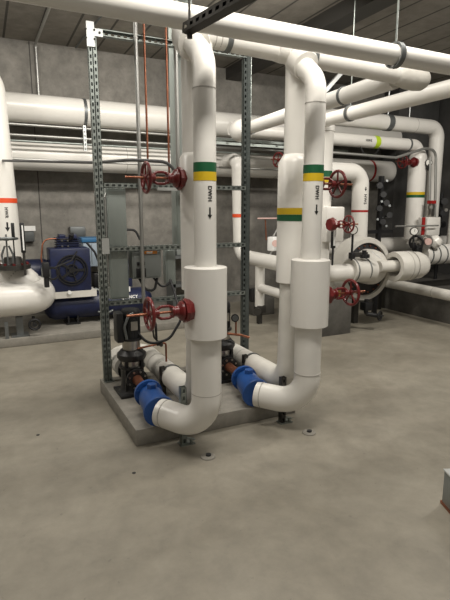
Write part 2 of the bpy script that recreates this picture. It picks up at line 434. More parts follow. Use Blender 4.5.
valve('red gate valve at eye level right of the right green and yellow bands', (2.14, 3.0, 1.79), 0, 1.05)
valve('red gate valve low on the right front pipe, wheel above dark concrete pedestal', (2.12, 2.76, 1.01), 0)
valve('red gate valve beside a round dial gauge, above the big round vessel connection', (3.52, 4.50, 1.44), 0, 1.05)
valve('small red gate valve on the far yellow and green banded pipe, upper right', (6.28, 5.95, 2.35), PI, 1.1)
valve('small dark red gate valve high behind, between the steel post and rear right pipe', (4.14, 6.28, 2.31), PI+.25, 1.1)

# strut frame ----------------------------------------------------------------
fr = thing('equipment_stand', 'tall galvanised slotted strut frame standing behind the pumps', 'frame', (.86, 4.14, .12))
MB().strut((.857, 4.14, .12), (.850, 4.14, 3.0), .034, up=(0, -1, 0)).strut((.893, 4.14, .12), (.886, 4.14, 2.96), .034, up=(0, -1, 0)).build('post', 'galv', fr)
MB().strut((2.215, 4.14, .0), (2.215, 4.14, 2.99), .036, up=(0, -1, 0)).strut((2.252, 4.14, .0), (2.252, 4.14, 2.99), .034, up=(1, 0, 0)).build('post', 'post', fr)
MB().strut((.91, 4.13, 2.955), (2.22, 4.13, 2.955), .055, up=(0, 1, 0), closed=False).build('crossbar', 'galv', fr)
for z in (1.80, 1.277, .815):
    MB().strut((.91, 4.13, z), (2.22, 4.13, z), up=(0, -1, 0)).build('crossbar', 'galv', fr)
pl = MB().bx(.825, .885, 4.108, 4.116, 2.84, 3.02).bx(.8851, .95, 4.108, 4.116, 2.92, 2.975)
pl.build('corner_plate', 'bright', fr)
MB().bolts((.853, 4.108, 2.93), (0, -1, 0), .045, 4, .008, .006).disc((.925, 4.108, 2.948), (0, -1, 0), .009, .006, 8).build('bolts', 'dark', fr)
MB().bx(.87, .93, 4.105, 4.113, 1.24, 1.37).build('corner_plate', 'bright', fr)
MB().bx(1.36, 1.54, 4.10, 4.118, 1.765, 1.79).build('edge_strip', 'bright', fr)
for x, z in ((.84, .12), (2.19, 0)): MB().bx(x, x+.09, 4.10, 4.19, z, z+.008).build('foot_plate', 'galv', fr)

def rod(name, label, cat, pts, r, m, group=None, fil=.05, seg=12):
    o = MB().tube(pts, r, seg, fil).build(name, m); return tag(o, label, cat, group)
rod('conduit', 'pale vertical conduit in front of the left part of the strut frame', 'conduit', [(1.205, 4.09, .80), (1.205, 4.09, 3.84)], .0165, 'conduit')
rod('conduit', 'pale vertical conduit beside grey green wireway, close left of front pipe', 'conduit', [(1.545, 4.09, 1.85), (1.545, 4.09, 3.84)], .0165, 'conduit')
rod('copper_tube', 'thin copper tube hanging just right of the pale vertical conduit, left of two', 'tube', [(1.275, 4.08, 1.86), (1.27, 4.08, 3.84)], .009, 'copper', 'thin copper tubes')
rod('copper_tube', 'thin copper tube dropping to the upper red valve, right of two', 'tube', [(1.46, 4.08, 1.88), (1.455, 4.08, 3.84)], .009, 'copper', 'thin copper tubes')
rod('hanger_rod', 'pale threaded rod hanging between left pipe and right steel post', 'rod', [(3.05, 6.9, 2.62), (3.05, 6.9, 3.84)], .014, 'conduit')

# panels on the frame
def panel(name, label, x0, x1, y0, y1, z0, z1, m, cat='panel', door=True):
    t = thing(name, label, cat, ((x0+x1)/2, (y0+y1)/2, z0))
    MB().bx(x0, x1, y0, y1, z0, z1, .006).build('enclosure', m, t)
    cov = t
    if door: cov = MB().bx(x0+.012, x1-.012, y0-.008, y0+.001, z0+.015, z1-.015, .003).build('cover', m, t)
    t['x'] = 0; del t['x']
    return t
tp = panel('electrical_cabinet', 'tall narrow grey green panel mounted behind the left strut post', .94, 1.105, 4.185, 4.34, .835, 1.78, 'panel')
MB().tube([(.93, 4.2, .95), (.93, 4.2, 1.70), (.96, 4.2, 1.76)], .012, 10, .04).build('conduit', 'conduit', tp)
wp = panel('wireway', 'tall grey green wireway column behind the left pipes, reaching up to the headers', 1.58, 1.76, 4.25, 4.37, 1.25, 3.84, 'panel')
sp = panel('wiring_cabinet', 'plain grey panel low beside the wireway, right of the switch box', 1.46, 1.555, 4.22, 4.30, .93, 1.26, 'panel')
cb = panel('disconnect_box', 'grey electrical box with two black switches and an orange warning label', 1.135, 1.40, 4.165, 4.30, 1.005, 1.255, 'grey', 'electrical box')
MB().bx(1.23, 1.36, 4.154, 4.158, 1.222, 1.246).build('warning_label', 'amber', cb)
MB().bx(1.262, 1.315, 4.151, 4.154, 1.226, 1.242).build('warning_label', 'label', cb)
for x in (1.185, 1.232):
    s = MB().bx(x-.018, x+.018, 4.14, 4.158, 1.02, 1.10, .003).bx(x-.012, x+.012, 4.142, 4.158, 1.125, 1.155, .003).build('switch', 'black', cb)
MB().tube([(1.21, 4.22, 1.0), (1.26, 4.2, .90), (1.34, 4.2, .88), (1.37, 4.2, 1.0)], .012, 10, .05).tube([(1.34, 4.22, 1.0), (1.42, 4.2, .90), (1.50, 4.2, .96)], .010, 10, .05).build('cable', 'rubber', cb)
rod('flexible_conduit', 'grey flexible conduit with a black connector arching over the upper red valve', 'cable',
    [(-1.2, 6.6, 2.20), (.2, 6.5, 2.17), (.95, 4.6, 2.02), (1.12, 4.02, 2.0), (1.40, 3.95, 1.99), (1.52, 3.95, 1.86)], .014, 'cable', fil=.14)
rod('power_cable', 'black cable looping from the left pump motor up behind the low red valve', 'cable',
    [(1.04, 3.76, .64), (1.12, 3.7, .53), (1.30, 3.7, .56), (1.42, 3.72, .72), (1.44, 4.05, 1.0)], .011, 'rubber', fil=.12)
rod('power_cable', 'short black cable drooping beside the copper drain tube, left pump', 'cable',
    [(1.03, 3.82, .80), (1.20, 3.75, .72), (1.20, 3.74, .56)], .010, 'rubber', fil=.08)
dt = thing('drain_tube', 'small copper tube with black valve above the left discharge pipe', 'tube', (1.28, 3.72, .36))
MB().tube([(1.03, 3.74, .50), (1.24, 3.74, .52), (1.28, 3.74, .52), (1.28, 3.74, .355)], .008, 10, .02).build('tube', 'copper', dt)
MB().bx(1.20, 1.25, 3.725, 3.755, .505, .535, .004).tube([(1.22, 3.74, .53), (1.18, 3.74, .58), (1.17, 3.74, .66)], .008, 8, .02).disc((1.225, 3.72, .52), (0, -1, 0), .015, .03, 12).build('valve_body', 'dark', dt)
dg = thing('dial_gauge', 'small dark dial gauge on a copper tube beside the right pump', 'gauge', (1.88, 3.66, .58), None)
MB().tube([(1.80, 3.66, .56), (1.94, 3.66, .53), (2.02, 3.66, .50)], .011, 10, .02).tube([(1.89, 3.66, .545), (1.89, 3.66, .66)], .008, 8).build('tube', 'copper', dg)
cs = MB().disc((1.89, 3.68, .685), (-.4, -.9, .1), .034, .03, 24).build('case', 'rubber', dg)
MB().disc((1.878, 3.653, .688), (-.4, -.9, .1), .025, .003, 24).build('dial', 'clamp', cs)
MB().tube([(1.80, 3.66, .56), (1.78, 3.64, .72), (1.80, 3.66, .86)], .010, 8, .03).build('cable', 'rubber', dg)

# trapeze strut hung close above the left pipe
ts = thing('trapeze_strut', 'dark slotted strut hanging from a rod across the upper header pipe', 'strut', (.94, 2.32, 2.40))
MB().strut((.936, 2.335, 2.44), (1.06, 1.62, 2.44), .045, .045, up=(-.95, -.16, .12)).build('channel', 'dark', ts)
MB().tube([(.942, 2.31, 2.395), (.942, 2.31, H)], .006, 10).disc((.942, 2.31, 2.395), (0, 0, 1), .014, .018, 6).build('hanger_rod', 'dark', ts)
MB().tube([(1.05, 1.68, 2.40), (1.05, 1.68, H)], .007, 10).build('hanger_rod', 'dark', ts)

# ------------------------------------------------------------------ back wall pipes
b1 = run('main_pipe', 'large white pipe along the back wall, topmost at the left', [(-3.5, 7.15, 2.90), (7.0, 7.15, 2.90)], .178)
b2 = run('main_pipe', 'large white pipe along the back wall under the topmost one', [(-3.5, 7.2, 2.31), (6.95, 7.2, 2.31)], .19)
for x in (-1, 1.5, 4.0): cuff(b1, (x, 7.15, 2.9), (1, 0, 0), .178); cuff(b2, (x+.4, 7.2, 2.31), (1, 0, 0), .19)
band(b2, (6.45, 7.2, 2.31), (1, 0, 0), .19, .05, 'redband', 'red ring')
for x in (1.35,): clampring(b1, (x, 7.15, 2.9), (1, 0, 0), .178, .04, 'hanger_strap')
for i, (z, y, r, m, lab) in enumerate(((2.655, 6.9, .016, 'conduit', 'thin grey conduit right under the topmost wall pipe'), (2.52, 6.85, .016, 'conduit', 'thin grey conduit in the dark gap, upper of two'),
                              (2.45, 6.85, .014, 'galv', 'thin grey conduit in the dark gap, lower of two'), (2.22, 6.75, .014, 'conduit', 'thin grey conduit crossing the face of the lower wall pipe'))):
    rod('conduit', lab, 'conduit', [(-3.5, y, z), (5.0, y, z)], r, m, 'conduits along the back wall')
for i, (x, lab) in enumerate(((1.28, 'small slotted hanger between the wall pipes, near the left strut post'), (2.75, 'small slotted hanger between the wall pipes, behind the front left pipe'))):
    o = MB().strut((x, 6.80, 2.36), (x, 6.80, 2.68), up=(0, -1, 0)).build('strut_hanger', 'bright'); tag(o, lab, 'hanger', 'slotted hangers')
tr = thing('cable_tray', 'flat ladder of grey strut rails beneath the topmost back wall pipe, right of centre', 'tray', (3.4, 6.6, 2.50))
MB().bar((2.5, 6.75, 2.62), (5.2, 6.75, 2.62), .03, .035).bar((2.5, 6.3, 2.50), (5.2, 6.3, 2.50), .03, .035).build('rail', 'galv', tr)
for x in (2.7, 3.1, 3.5, 3.9, 4.3): MB().bar((x, 6.28, 2.505), (x, 6.78, 2.615), .035, .02).build('rung', 'galv', tr)
rod('conduit', 'grey conduit fastened to ceiling and bending down the back wall, far left', 'conduit', [(.88, 4.6, 3.82), (.83, 7.56, 3.82), (.83, 7.56, 3.15)], .018, 'conduit', fil=.06)
rod('conduit', 'thin conduit running across the ceiling near the left strut post', 'conduit', [(1.5, 5.0, 3.82), (1.35, 7.5, 3.82)], .012, 'clamp')

nb = run('branch_pipe', 'narrow white pipe high behind the steel post, dropping behind the rear right pipe', [(3.15, 6.3, 2.70), (4.22, 6.3, 2.70), (4.22, 6.3, 0)], .088, .12)
# diagonal pipes A and B, towards the camera on the right
A = run('branch_pipe', 'white pipe slanting down to a rounded clamped end near the steel post', [(3.02, 3.12, 2.62), (3.06, 5.75, 2.60), (3.06, 5.95, 2.60)], .075)
MB().lathe((3.06, 5.62, 2.6), (0, 1, 0), [(0, .075), (.01, .10), (.1, .135), (.22, .14), (.30, .11), (.34, .06), (.345, 0)]).build('end_cap', 'white', A)
clampring(A, (3.06, 5.55, 2.6), (0, 1, 0), .076, .03); clampring(A, (3.03, 3.75, 2.617), (0, 1, 0), .075, .03)
MB().tube([(3.06, 5.55, 2.68), (3.06, 5.55, H)], .006, 8).build('hanger_rod', 'galv', A)
Bp = thing('branch_pipe', 'long white pipe slanting down from the right frame edge below the header end cap', 'pipe', (3.55, 3.0, 2.6))
MB().tube([(3.60, 2.88, 3.8), (3.60, 2.88, 2.60), (3.565, 4.9, 2.60), (3.69, 4.9, 2.60)], .072, 32, [.12, .05]).build('pipe_jacket', 'white', Bp)
clampring(Bp, (3.565, 4.3, 2.6), (0, 1, 0), .075, .03)
MB().tube([(3.565, 4.3, 2.68), (3.565, 4.3, H)], .006, 8).build('hanger_rod', 'galv', Bp)
br = thing('angle_brace', 'white diagonal strut brace behind the right pipes below the header', 'brace', (4.1, 5.9, 3.0))
MB().bar((4.05, 5.7, 2.95), (4.55, 5.7, 3.45), .05, .05).build('brace_bar', 'bright', br)
MB().bar((4.05, 5.72, 2.95), (4.05, 5.72, 3.84), .05, .05).build('hanger_post', 'bright', br)

# T, the banded vertical behind the right front pipe
T = thing('riser_pipe', 'white riser with green and yellow bands behind the right front pipe', 'pipe', (3.69, 4.9, .83))
MB().tube([(3.69, 4.9, 2.62), (3.69, 4.9, .82), (4.25, 4.9, .82)], .108, 36, .2, n=14).build('pipe_jacket', 'white', T)
MB().lathe((3.69, 4.9, 2.50), (0, 0, 1), [(0, .108), (.005, .12), (.05, .12), (.12, .115), (.2, .085), (.22, 0)]).build('top_cap', 'white', T)
band(T, (3.69, 4.9, 2.02), (0, 0, 1), .108, .07, 'green', 'green band'); band(T, (3.69, 4.9, 1.95), (0, 0, 1), .108, .06, 'yellow', 'yellow band')
MB().box((3.76, 4.85, 1.43), (.26, .28, .42), bev=.02).build('valve_cover', 'white', T)
MB().bar((3.75, 4.785, 1.72), (3.75, 4.785, 1.84), .022, .006, V((0, -1, 0))).build('arrow_mark', 'ink', T)

# vessel
vs = thing('round_vessel', 'big round white flanged vessel end with bolted dark rim at right', 'vessel', (4.70, 5.25, .36))
MB().lathe((4.68, 5.45, .80), (0, -1, 0), [(0, 0), (0, .40), (.05, .44), (.26, .44), (.30, .425), (.30, .365), (.24, .36), (.24, 0)], 56).build('shell_insulation', 'white2', vs)
MB().lathe((4.68, 5.22, .80), (0, -1, 0), [(0, 0), (0, .358), (.035, .358), (.04, .35), (.04, 0)], 56).build('bolted_flange', 'black', vs)
MB().bolts((4.68, 5.182, .80), (0, -1, 0), .325, 20, .012, .02).build('flange_bolts', 'copper', vs)
MB().lathe((4.68, 5.19, .84), (0, -1, 0), [(0, 0), (0, .24), (.10, .24), (.18, .225), (.24, .18), (.28, .10), (.29, 0)], 48).build('end_dome', 'white2', vs)
MB().tube([(4.16, 4.9, .84), (4.52, 4.9, .83)], .15, 36).build('inlet_cover', 'white2', vs)
for x in (4.20, 4.40): cuff(vs, (x, 4.9, .84), (1, 0, 0), .15, .016, 'clamp', 'cover_strap', .004)
MB().tube([(4.62, 4.88, .865), (5.12, 4.88, .865)], .078, 28).build('outlet_neck', 'white2', vs)
for x in (4.40, 4.70): MB().bx(x-.04, x+.04, 5.35, 5.43, 0, .46).build('leg', 'dark', vs)
dv = thing('drain_valve', 'small black drain valve with handwheel under the round vessel', 'valve', (4.62, 4.95, .16))
MB().tube([(4.56, 5.0, .42), (4.56, 5.0, .22), (4.68, 4.9, .20)], .03, 12, .04).bx(4.50, 4.62, 4.94, 5.06, .27, .38, .01).build('body', 'black', dv)
w = MB().ring((4.70, 4.88, .20), (.4, -.9, 0), .06, .012, 24, 8).tube([(4.65, 4.90, .20), (4.75, 4.86, .20)], .008, 8).tube([(4.70, 4.88, .15), (4.70, 4.88, .25)], .008, 8); w.build('handwheel', 'black', dv)
lv = thing('lever_valve', 'black lever valve with white handle on top of the vessel inlet', 'valve', (4.30, 4.80, 1.0))
MB().bx(4.26, 4.38, 4.78, 4.84, 1.0, 1.05, .01).disc((4.3, 4.8, 1.0), (0, 0, 1), .03, .1, 12).build('body', 'black', lv)
MB().bar((4.38, 4.76, 1.09), (4.50, 4.70, .99), .02, .012).build('handle', 'label', lv)
MB().bx(4.28, 4.50, 4.95, 4.98, 1.0, 1.06, .005).build('bracket', 'dark', lv)
ins = thing('insulated_coupling', 'thick white insulation sleeve open to the left, right of the round vessel', 'pipe', (5.3, 4.88, .64))
MB().lathe((4.88, 4.88, .855), (1, 0, 0), [(.2, 0), (.2, .115), (0, .135), (0, .195), (.02, .20), (.26, .20), (.28, .192), (.44, .185), (.53, .15), (.58, .08), (.585, 0)], 44).build('sleeve', 'white2', ins)
for x in (5.07, 5.17): cuff(ins, (x, 4.88, .855), (1, 0, 0), .199, .012, 'seam', 'jacket_seam', .003)
pd = thing('pedestal', 'square dark concrete pedestal under the low right red valve', 'pedestal', (4.03, 5.2, 0))
MB().bx(3.79, 4.25, 4.93, 5.36, 0, .46, .008).build('block', 'darkpad', pd)
MB().lathe((4.03, 5.22, .46), (0, 0, 1), [(0, 0), (0, .2), (.05, .2), (.14, .14), (.22, .10), (.22, 0)]).build('pipe_shoe', 'white2', pd)
MB().bx(4.02, 4.13, 5.02, 5.03, .49, .57).build('paper_tag', 'ochre', pd)

# dial gauges etc
def gauge(label, x, y, z, zb, r=.055, group='round dial gauges on the right hand pipes'):
    t = thing('dial_gauge', label, 'gauge', (x, y, zb), group)
    MB().tube([(x, y, zb), (x, y, z)], .014, 10).bx(x-.03, x+.03, y-.03, y+.03, zb+.02, zb+.10, .008).build('stem', 'black', t)
    cs = MB().disc((x, y+.005, z), (-.5, -.85, 0), r, .03, 28, .004).build('case', 'dark', t)
    MB().disc((x-.016, y-.021, z), (-.5, -.85, 0), r*.8, .004, 28).build('dial', 'glass', cs)
    MB().bar((x-.019, y-.0265, z-r*.1), (x-.012, y-.03, z+r*.55), .004, .002).build('needle', 'ink', cs)
    return t
gauge('round dial gauge on a black stem above vessel inlet, left', 4.10, 4.80, 1.36, .98, .06)
gauge('round dial gauge above the insulation sleeve at right', 5.56, 5.2, 1.30, 1.04, .06)
gauge('small dial gauge beside grey tubing at upper right', 6.45, 5.83, 2.34, 2.22, .055)
th = thing('thermometer', 'upright thermometer with white scale beside the low right red valve', 'thermometer', (3.66, 4.62, .96))
cs = MB().bx(3.635, 3.685, 4.60, 4.64, 1.16, 1.44, .008).tube([(3.66, 4.62, .96), (3.66, 4.62, 1.17)], .012, 8).build('case', 'black', th)
MB().bx(3.647, 3.673, 4.594, 4.60, 1.19, 1.42).build('scale', 'label', cs)

# E, D, C
Ee = run('drop_pipe', 'white pipe with red band turning down behind the round vessel', [(3.75, 5.6, 2.13), (4.88, 5.6, 2.13), (4.90, 5.6, 1.15)], .118, .19)
band(Ee, (4.89, 5.6, 1.585), (0, 0, 1), .118, .03, 'redband', 'red band')
writing('lettering', 'HWS', .06, around(4.89, 5.6, 1.75, .118, math.atan2(-5.6, -4.9)+.62), 'ink', Ee, (-.17, -.11, .03))
Dd = run('drop_pipe', 'white pipe with yellow over green bands dropping at far right', [(4.3, 6.0, 2.62), (6.38, 6.0, 2.62), (6.40, 6.0, 1.05)], .092, .12)
MB().lathe((6.395, 6.0, 1.12), (0, 0, 1), [(0, 0), (0, .135), (.004, .14), (1.28, .14), (1.33, .135), (1.42, .10), (1.44, 0)]).build('drop_cover', 'white', Dd)
band(Dd, (6.395, 6.0, 1.865), (0, 0, 1), .14, .045, 'yellow', 'yellow band'); band(Dd, (6.395, 6.0, 1.82), (0, 0, 1), .14, .045, 'green', 'green band')
o = band(Dd, (5.47, 6.0, 2.62), (1, 0, 0), .092, .09, 'lime', 'lime green band'); clampring(Dd, (6.15, 6.0, 2.62), (1, 0, 0), .092, .03)
writing('lettering', 'HWS', .05, lambda u, v: V((5.27+u, 5.905, 2.62+v)), 'ink', Dd)
Cc = run('drop_pipe', 'white pipe crossing under the ceiling then dropping at the far right edge', [(4.4, 6.05, 2.93), (6.84, 6.05, 2.93), (6.84, 6.05, 1.0)], .115, .17)
clampring(Cc, (5.75, 6.05, 2.93), (1, 0, 0), .115, .10); MB().tube([(5.75, 6.05, 3.0), (5.75, 6.05, H)], .008, 8).build('hanger_rod', 'bright', Cc)
MB().tube([(6.2, 6.05, 3.03), (6.2, 6.05, H)], .007, 8).build('hanger_rod', 'bright', Cc)
cuff(Cc, (6.3, 6.05, 2.93), (1, 0, 0), .115)
rod('instrument_tube', 'bent grey tube loop beside the far right pipe, running in from the left', 'tube', [(4.3, 5.78, 2.40), (5.7, 5.78, 2.38), (6.30, 5.78, 2.55), (6.56, 5.80, 2.53), (6.66, 5.80, 1.35)], .020, 'conduit', fil=.14)
rod('instrument_tube', 'straight grey tube between the two far right drop pipes', 'tube', [(6.44, 5.80, 2.42), (6.52, 5.80, 1.5)], .018, 'conduit')
rod('signal_wire', 'thin dark wire loop hanging under the lime banded pipe', 'wire', [(5.15, 5.95, 2.53), (5.2, 5.9, 2.40), (5.35, 5.9, 2.36), (5.5, 5.92, 2.53)], .007, 'rubber', fil=.06, seg=8)
a = thing('actuator', 'white square actuator box with red strap at the far right', 'actuator', (6.44, 5.70, 1.2))
MB().bx(6.29, 6.58, 5.62, 5.82, 1.20, 1.49, .015).build('housing', 'white', a)
MB().bx(6.20, 6.25, 5.63, 5.655, 1.17, 1.49).build('strap', 'redband', a)
MB().bx(6.40, 6.47, 5.66, 5.74, 1.49, 1.72, .01).disc((6.43, 5.70, 1.62), (0, 0, 1), .055, .05, 16).build('neck', 'steel', a)
MB().bx(6.39, 6.48, 5.65, 5.75, 1.70, 1.75).build('cap', 'redband', a)
MB().ring((6.60, 5.7, 1.36), (0, 1, 0), .07, .01, 20, 6).build('conduit_loop', 'conduit', a)
c = thing('control_valve', 'cluttered control valve with pinkish cap in front of the far right pipe', 'valve', (5.85, 5.25, .98))
MB().lathe((5.85, 5.25, 1.14), (-.45, -.9, 0), [(-.06, 0), (-.06, .10), (.05, .10), (.05, .075), (.09, .07), (.09, 0)]).build('body', 'steel', c)
MB().disc((5.80, 5.155, 1.15), (-.45, -.9, 0), .05, .03, 20).build('dial', 'pink', c)
MB().lathe((6.0, 5.25, 1.10), (.3, -.5, .5), [(0, 0), (0, .09), (.08, .10), (.14, .06), (.15, 0)]).build('cap', 'white', c)
MB().ring((5.62, 5.2, 1.14), (-.8, -.6, 0), .09, .016, 24, 8).tube([(5.62, 5.2, 1.23), (5.80, 5.22, 1.15)], .014, 8).bx(5.6, 5.72, 5.16, 5.26, .95, 1.10, .01).build('yoke', 'black', c)
q = run('floor_main', 'white main pipe at right edge with clamp rings, above dark pad', [(5.9, 5.35, .93), (8.1, 5.35, .93)], .15)
for x in (6.0, 6.15, 6.3): clampring(q, (x, 5.35, .93), (1, 0, 0), .15, .02)
q2 = run('floor_main', 'white main pipe behind the vessel, low against the dark wall', [(4.9, 6.5, 1.0), (8.1, 6.5, 1.0)], .13)
q3 = run('floor_main', 'narrow off-white pipe lying low along the front of the dark pad', [(5.72, 6.3, .47), (5.72, 3.2, .41)], .075, m='white2')
cuff(q3, (5.72, 4.9, .44), (0, 1, 0), .076, .01)
for i, y in enumerate((6.0, 3.6)): MB().bx(5.68, 5.76, y-.04, y+.04, 0, .40).build('support_leg', 'dark', q3)
rod('loose_bar', 'short pale bar lying along the high dark pad', 'bar', [(6.2, 5.0, .375), (7.0, 4.7, .375)], .015, 'conduit')
# dark instrument rack against the dark wall, between drop pipes
rk = thing('instrument_rack', 'dark instrument stand with small silver valves behind the round vessel', 'rack', (5.42, 5.75, 0))
MB().bx(5.38, 5.44, 5.72, 5.78, 0, 2.1).bx(5.12, 5.68, 5.73, 5.77, 1.25, 1.30).build('post', 'black', rk)
k = MB()
for (dx, z) in ((-.1, 1.95), (-.02, 1.82), (.05, 1.70), (-.08, 1.62), (.12, 1.52), (0, 1.42)): k.disc((5.42+dx, 5.70, z), (-.5, -.85, .1), .045, .07, 12).tube([(5.42, 5.75, z-.05), (5.42+dx, 5.70, z)], .014, 8)
k.build('valve_cluster', 'black', rk)
for (dx, z) in ((-.06, 1.72), (.10, 1.66), (-.12, 1.46), (.06, 1.36), (.02, 2.02)): MB().disc((5.40+dx, 5.66, z), (-.3, -.9, .2), .018, .03, 10).build('silver_fitting', 'clamp', rk)
rk2 = thing('instrument_rack', 'dark cluster of fittings against the dark wall, at right frame edge', 'rack', (7.5, 6.3, .36))
k = MB().tube([(7.35, 6.3, .36), (7.35, 6.3, 1.9)], .03, 10)
for z in (1.75, 1.55, 1.35): k.disc((7.35, 6.25, z), (-.6, -.8, 0), .06, .08, 12)
k.build('post', 'black', rk2)
MB().disc((7.33, 6.17, 1.6), (-.6, -.8, 0), .03, .03, 10).build('fitting', 'steel', rk2)
rp = run('edge_pipe', 'white vertical pipe just inside the right edge of the frame', [(7.10, 5.8, .98), (7.12, 5.8, 1.60)], .09)
rod('sensor_rod', 'thin pale rod crossing in front of far banded pipe above the gauge', 'rod', [(5.55, 5.55, 1.36), (6.45, 5.55, 1.36)], .012, 'conduit')

# G: left middle pipe with orange band
G = thing('return_pipe', 'white pipe with orange band behind the right steel post, turning toward vessel', 'pipe', (3.42, 6.5, .85))
MB().tube([(3.38, 6.85, 2.32), (3.38, 6.5, 2.32), (3.42, 6.5, .93), (3.45, 5.05, .90), (3.5, 4.9, .90)], .098, 32, [.14, .2, .1], n=12).build('pipe_jacket', 'white', G)
band(G, (3.40, 6.5, 1.52), (0, 0, 1), .098, .05, 'orange', 'orange band')
MB().tube([(3.45, 5.95, .9), (3.45, 5.95, .25)], .068, 24).tube([(3.45, 5.95, .52), (3.47, 5.0, .50)], .062, 24).build('branch_jacket', 'white', G)
MB().bx(3.39, 3.52, 5.88, 6.02, .16, .27, .01).disc((3.36, 5.85, .20), (-.5, -.8, 0), .055, .03, 12).build('drain_cock', 'dark', G)
MB().bx(3.35, 3.50, 6.0, 6.1, .30, .50, .02).build('valve_body', 'black', G)
MB().bx(3.42, 3.48, 5.92, 5.98, 0, .20).build('stand', 'dark', G)
ac = thing('actuator', 'small pinkish white actuator box behind rear right pipe', 'actuator', (3.5, 5.72, .96))
MB().box((3.53, 5.72, 1.15), (.15, .12, .19), .3, .015).build('housing', 'label', ac)
MB().disc((3.505, 5.65, 1.16), (-.3, -.95, 0), .045, .012, 16).build('dial', 'pink', ac)
MB().tube([(3.44, 5.72, .96), (3.52, 5.72, 1.07)], .012, 8).tube([(3.50, 5.70, 1.24), (3.60, 5.70, 1.40), (3.68, 5.70, 1.54)], .012, 8, .02).build('bracket', 'conduit', ac)
rod('sensor_rod', 'thin pale rod reaching left from the rear right pipe at band height', 'rod', [(3.27, 5.72, 1.49), (4.0, 5.72, 1.49)], .010, 'pink')
rod('sensor_rod', 'thin pinkish upright rod above the small actuator', 'rod', [(3.42, 5.74, 1.20), (3.40, 5.74, 1.49)], .009, 'copper')
rod('hose', 'dark teal hose hanging behind the low branch pipe', 'hose', [(3.95, 6.1, .62), (3.88, 6.1, .45), (3.9, 6.1, .15), (4.1, 6.1, .06)], .016, 'teal', fil=.06)
o = MB().bx(3.62, 3.98, 6.4, 6.8, 0, .42, .01).build('pedestal', 'darkpad'); tag(o, 'dark block behind the low branch pipe, left of rear right pipe', 'pedestal')
bs = thing('storage_rack', 'low dark rack against the back wall, seen through strut frame', 'rack', (3.1, 7.3, 0))
MB().bx(2.6, 3.2, 7.2, 7.5, .85, .90).bx(2.6, 3.2, 7.2, 7.5, .4, .45).bx(2.6, 2.65, 7.2, 7.5, 0, 1.0).bx(3.15, 3.2, 7.2, 7.5, 0, 1.0).build('rack_frame', 'clamp', bs)
MB().bx(2.68, 3.12, 7.22, 7.45, .90, 1.05, .02).build('bundle', 'grey', bs)

# ------------------------------------------------------------------ left group
Lp = thing('drop_pipe', 'white pipe with red orange band at the left frame edge', 'pipe', (.20, 6.5, 1.05))
MB().tube([(-.35, 6.5, 3.16), (.18, 6.5, 3.16), (.24, 6.5, 1.02)], .165, 36, [.24], n=14).build('pipe_jacket', 'white', Lp)
band(Lp, (.223, 6.5, 1.71), (0, 0, 1), .166, .055, 'orange', 'orange red band')
writing('lettering', 'HWR', .05, around(.225, 6.5, 1.57, .165, math.atan2(-6.5, -.22)+.2), 'ink', Lp, (.11, .22, .045))
Le = thing('main_pipe', 'fat white pipe entering at left and elbowing back to the banded pipe', 'pipe', (.20, 6.2, .32))
MB().tube([(-1.6, 6.30, .55), (.61, 6.30, .55), (.50, 6.85, .58)], .205, 40, .24, n=16).build('pipe_jacket', 'white', Le)
MB().lathe((.10, 6.62, .99), (.42, -.27, -.42), [(0, 0), (0, .1), (.05, .17), (.12, .195), (.3, .205), (.48, .205), (.56, .17), (.60, .09), (.61, 0)], 40).build('elbow_cover', 'white', Le)
for q in (.2, .33): cuff(Le, V((.10, 6.62, .99))+V((.42, -.27, -.42)).normalized()*q, (.42, -.27, -.42), .203, .014)
MB().bx(.26, .34, 6.27, 6.35, .10, .34).bx(.20, .40, 6.2, 6.42, .10, .112).bx(.13, .17, 6.18, 6.22, .0, .30).build('stand', 'clamp', Le)
lv2 = thing('globe_valve', 'dark valve with flat grey handwheel at foot of the left banded pipe', 'valve', (.28, 6.3, .90))
MB().lathe((.28, 6.25, .92), (0, 0, 1), [(0, 0), (0, .19), (.05, .19), (.06, .12), (.14, .09), (.14, 0)], 28).build('flange', 'dark', lv2)
MB().bolts((.28, 6.25, .965), (0, 0, 1), .16, 10, .018, .03).build('bolts', 'red', lv2)
MB().tube([(.17, 6.1, 1.0), (.16, 6.1, 1.10), (.20, 6.1, 1.20)], .011, 10, .03).tube([(.27, 6.1, 1.0), (.28, 6.1, 1.10), (.24, 6.1, 1.20)], .011, 10, .03).tube([(.22, 6.1, .98), (.22, 6.1, 1.33)], .009, 10).build('yoke', 'clamp', lv2)
w = MB().ring((.22, 6.1, 1.28), (0, .1, 1), .115, .014, 32, 8).disc((.22, 6.1, 1.26), (0, 0, 1), .03, .04, 12)
for k in range(4):
    an = PI/4+PI/2*k; w.tube([(.22, 6.1, 1.28), (.22+.115*math.cos(an), 6.1+.115*math.sin(an), 1.28)], .012, 8)
w.build('handwheel', 'clamp', lv2)
tm = thing('thermometer', 'black upright thermometer right of the grey handwheel, far left', 'thermometer', (.39, 6.05, .86))
cs = MB().bx(.365, .415, 6.03, 6.07, 1.12, 1.46, .008).build('case', 'black', tm)
MB().bx(.385, .40, 6.022, 6.03, 1.15, 1.43).build('scale', 'label', cs)
MB().tube([(.39, 6.05, 1.12), (.39, 6.05, .86)], .014, 8).build('stem', 'dark', tm)
tm2 = thing('thermometer', 'narrow black gauge standing against left banded pipe, above grey handwheel', 'thermometer', (.29, 6.02, 1.0))
MB().bx(.275, .31, 6.0, 6.03, 1.30, 1.46, .006).tube([(.29, 6.02, 1.0), (.29, 6.02, 1.31)], .008, 8).build('case', 'black', tm2)
pg = thing('flow_sensor', 'black sensor with cable on top of the fat left elbow', 'sensor', (.60, 6.1, .72))
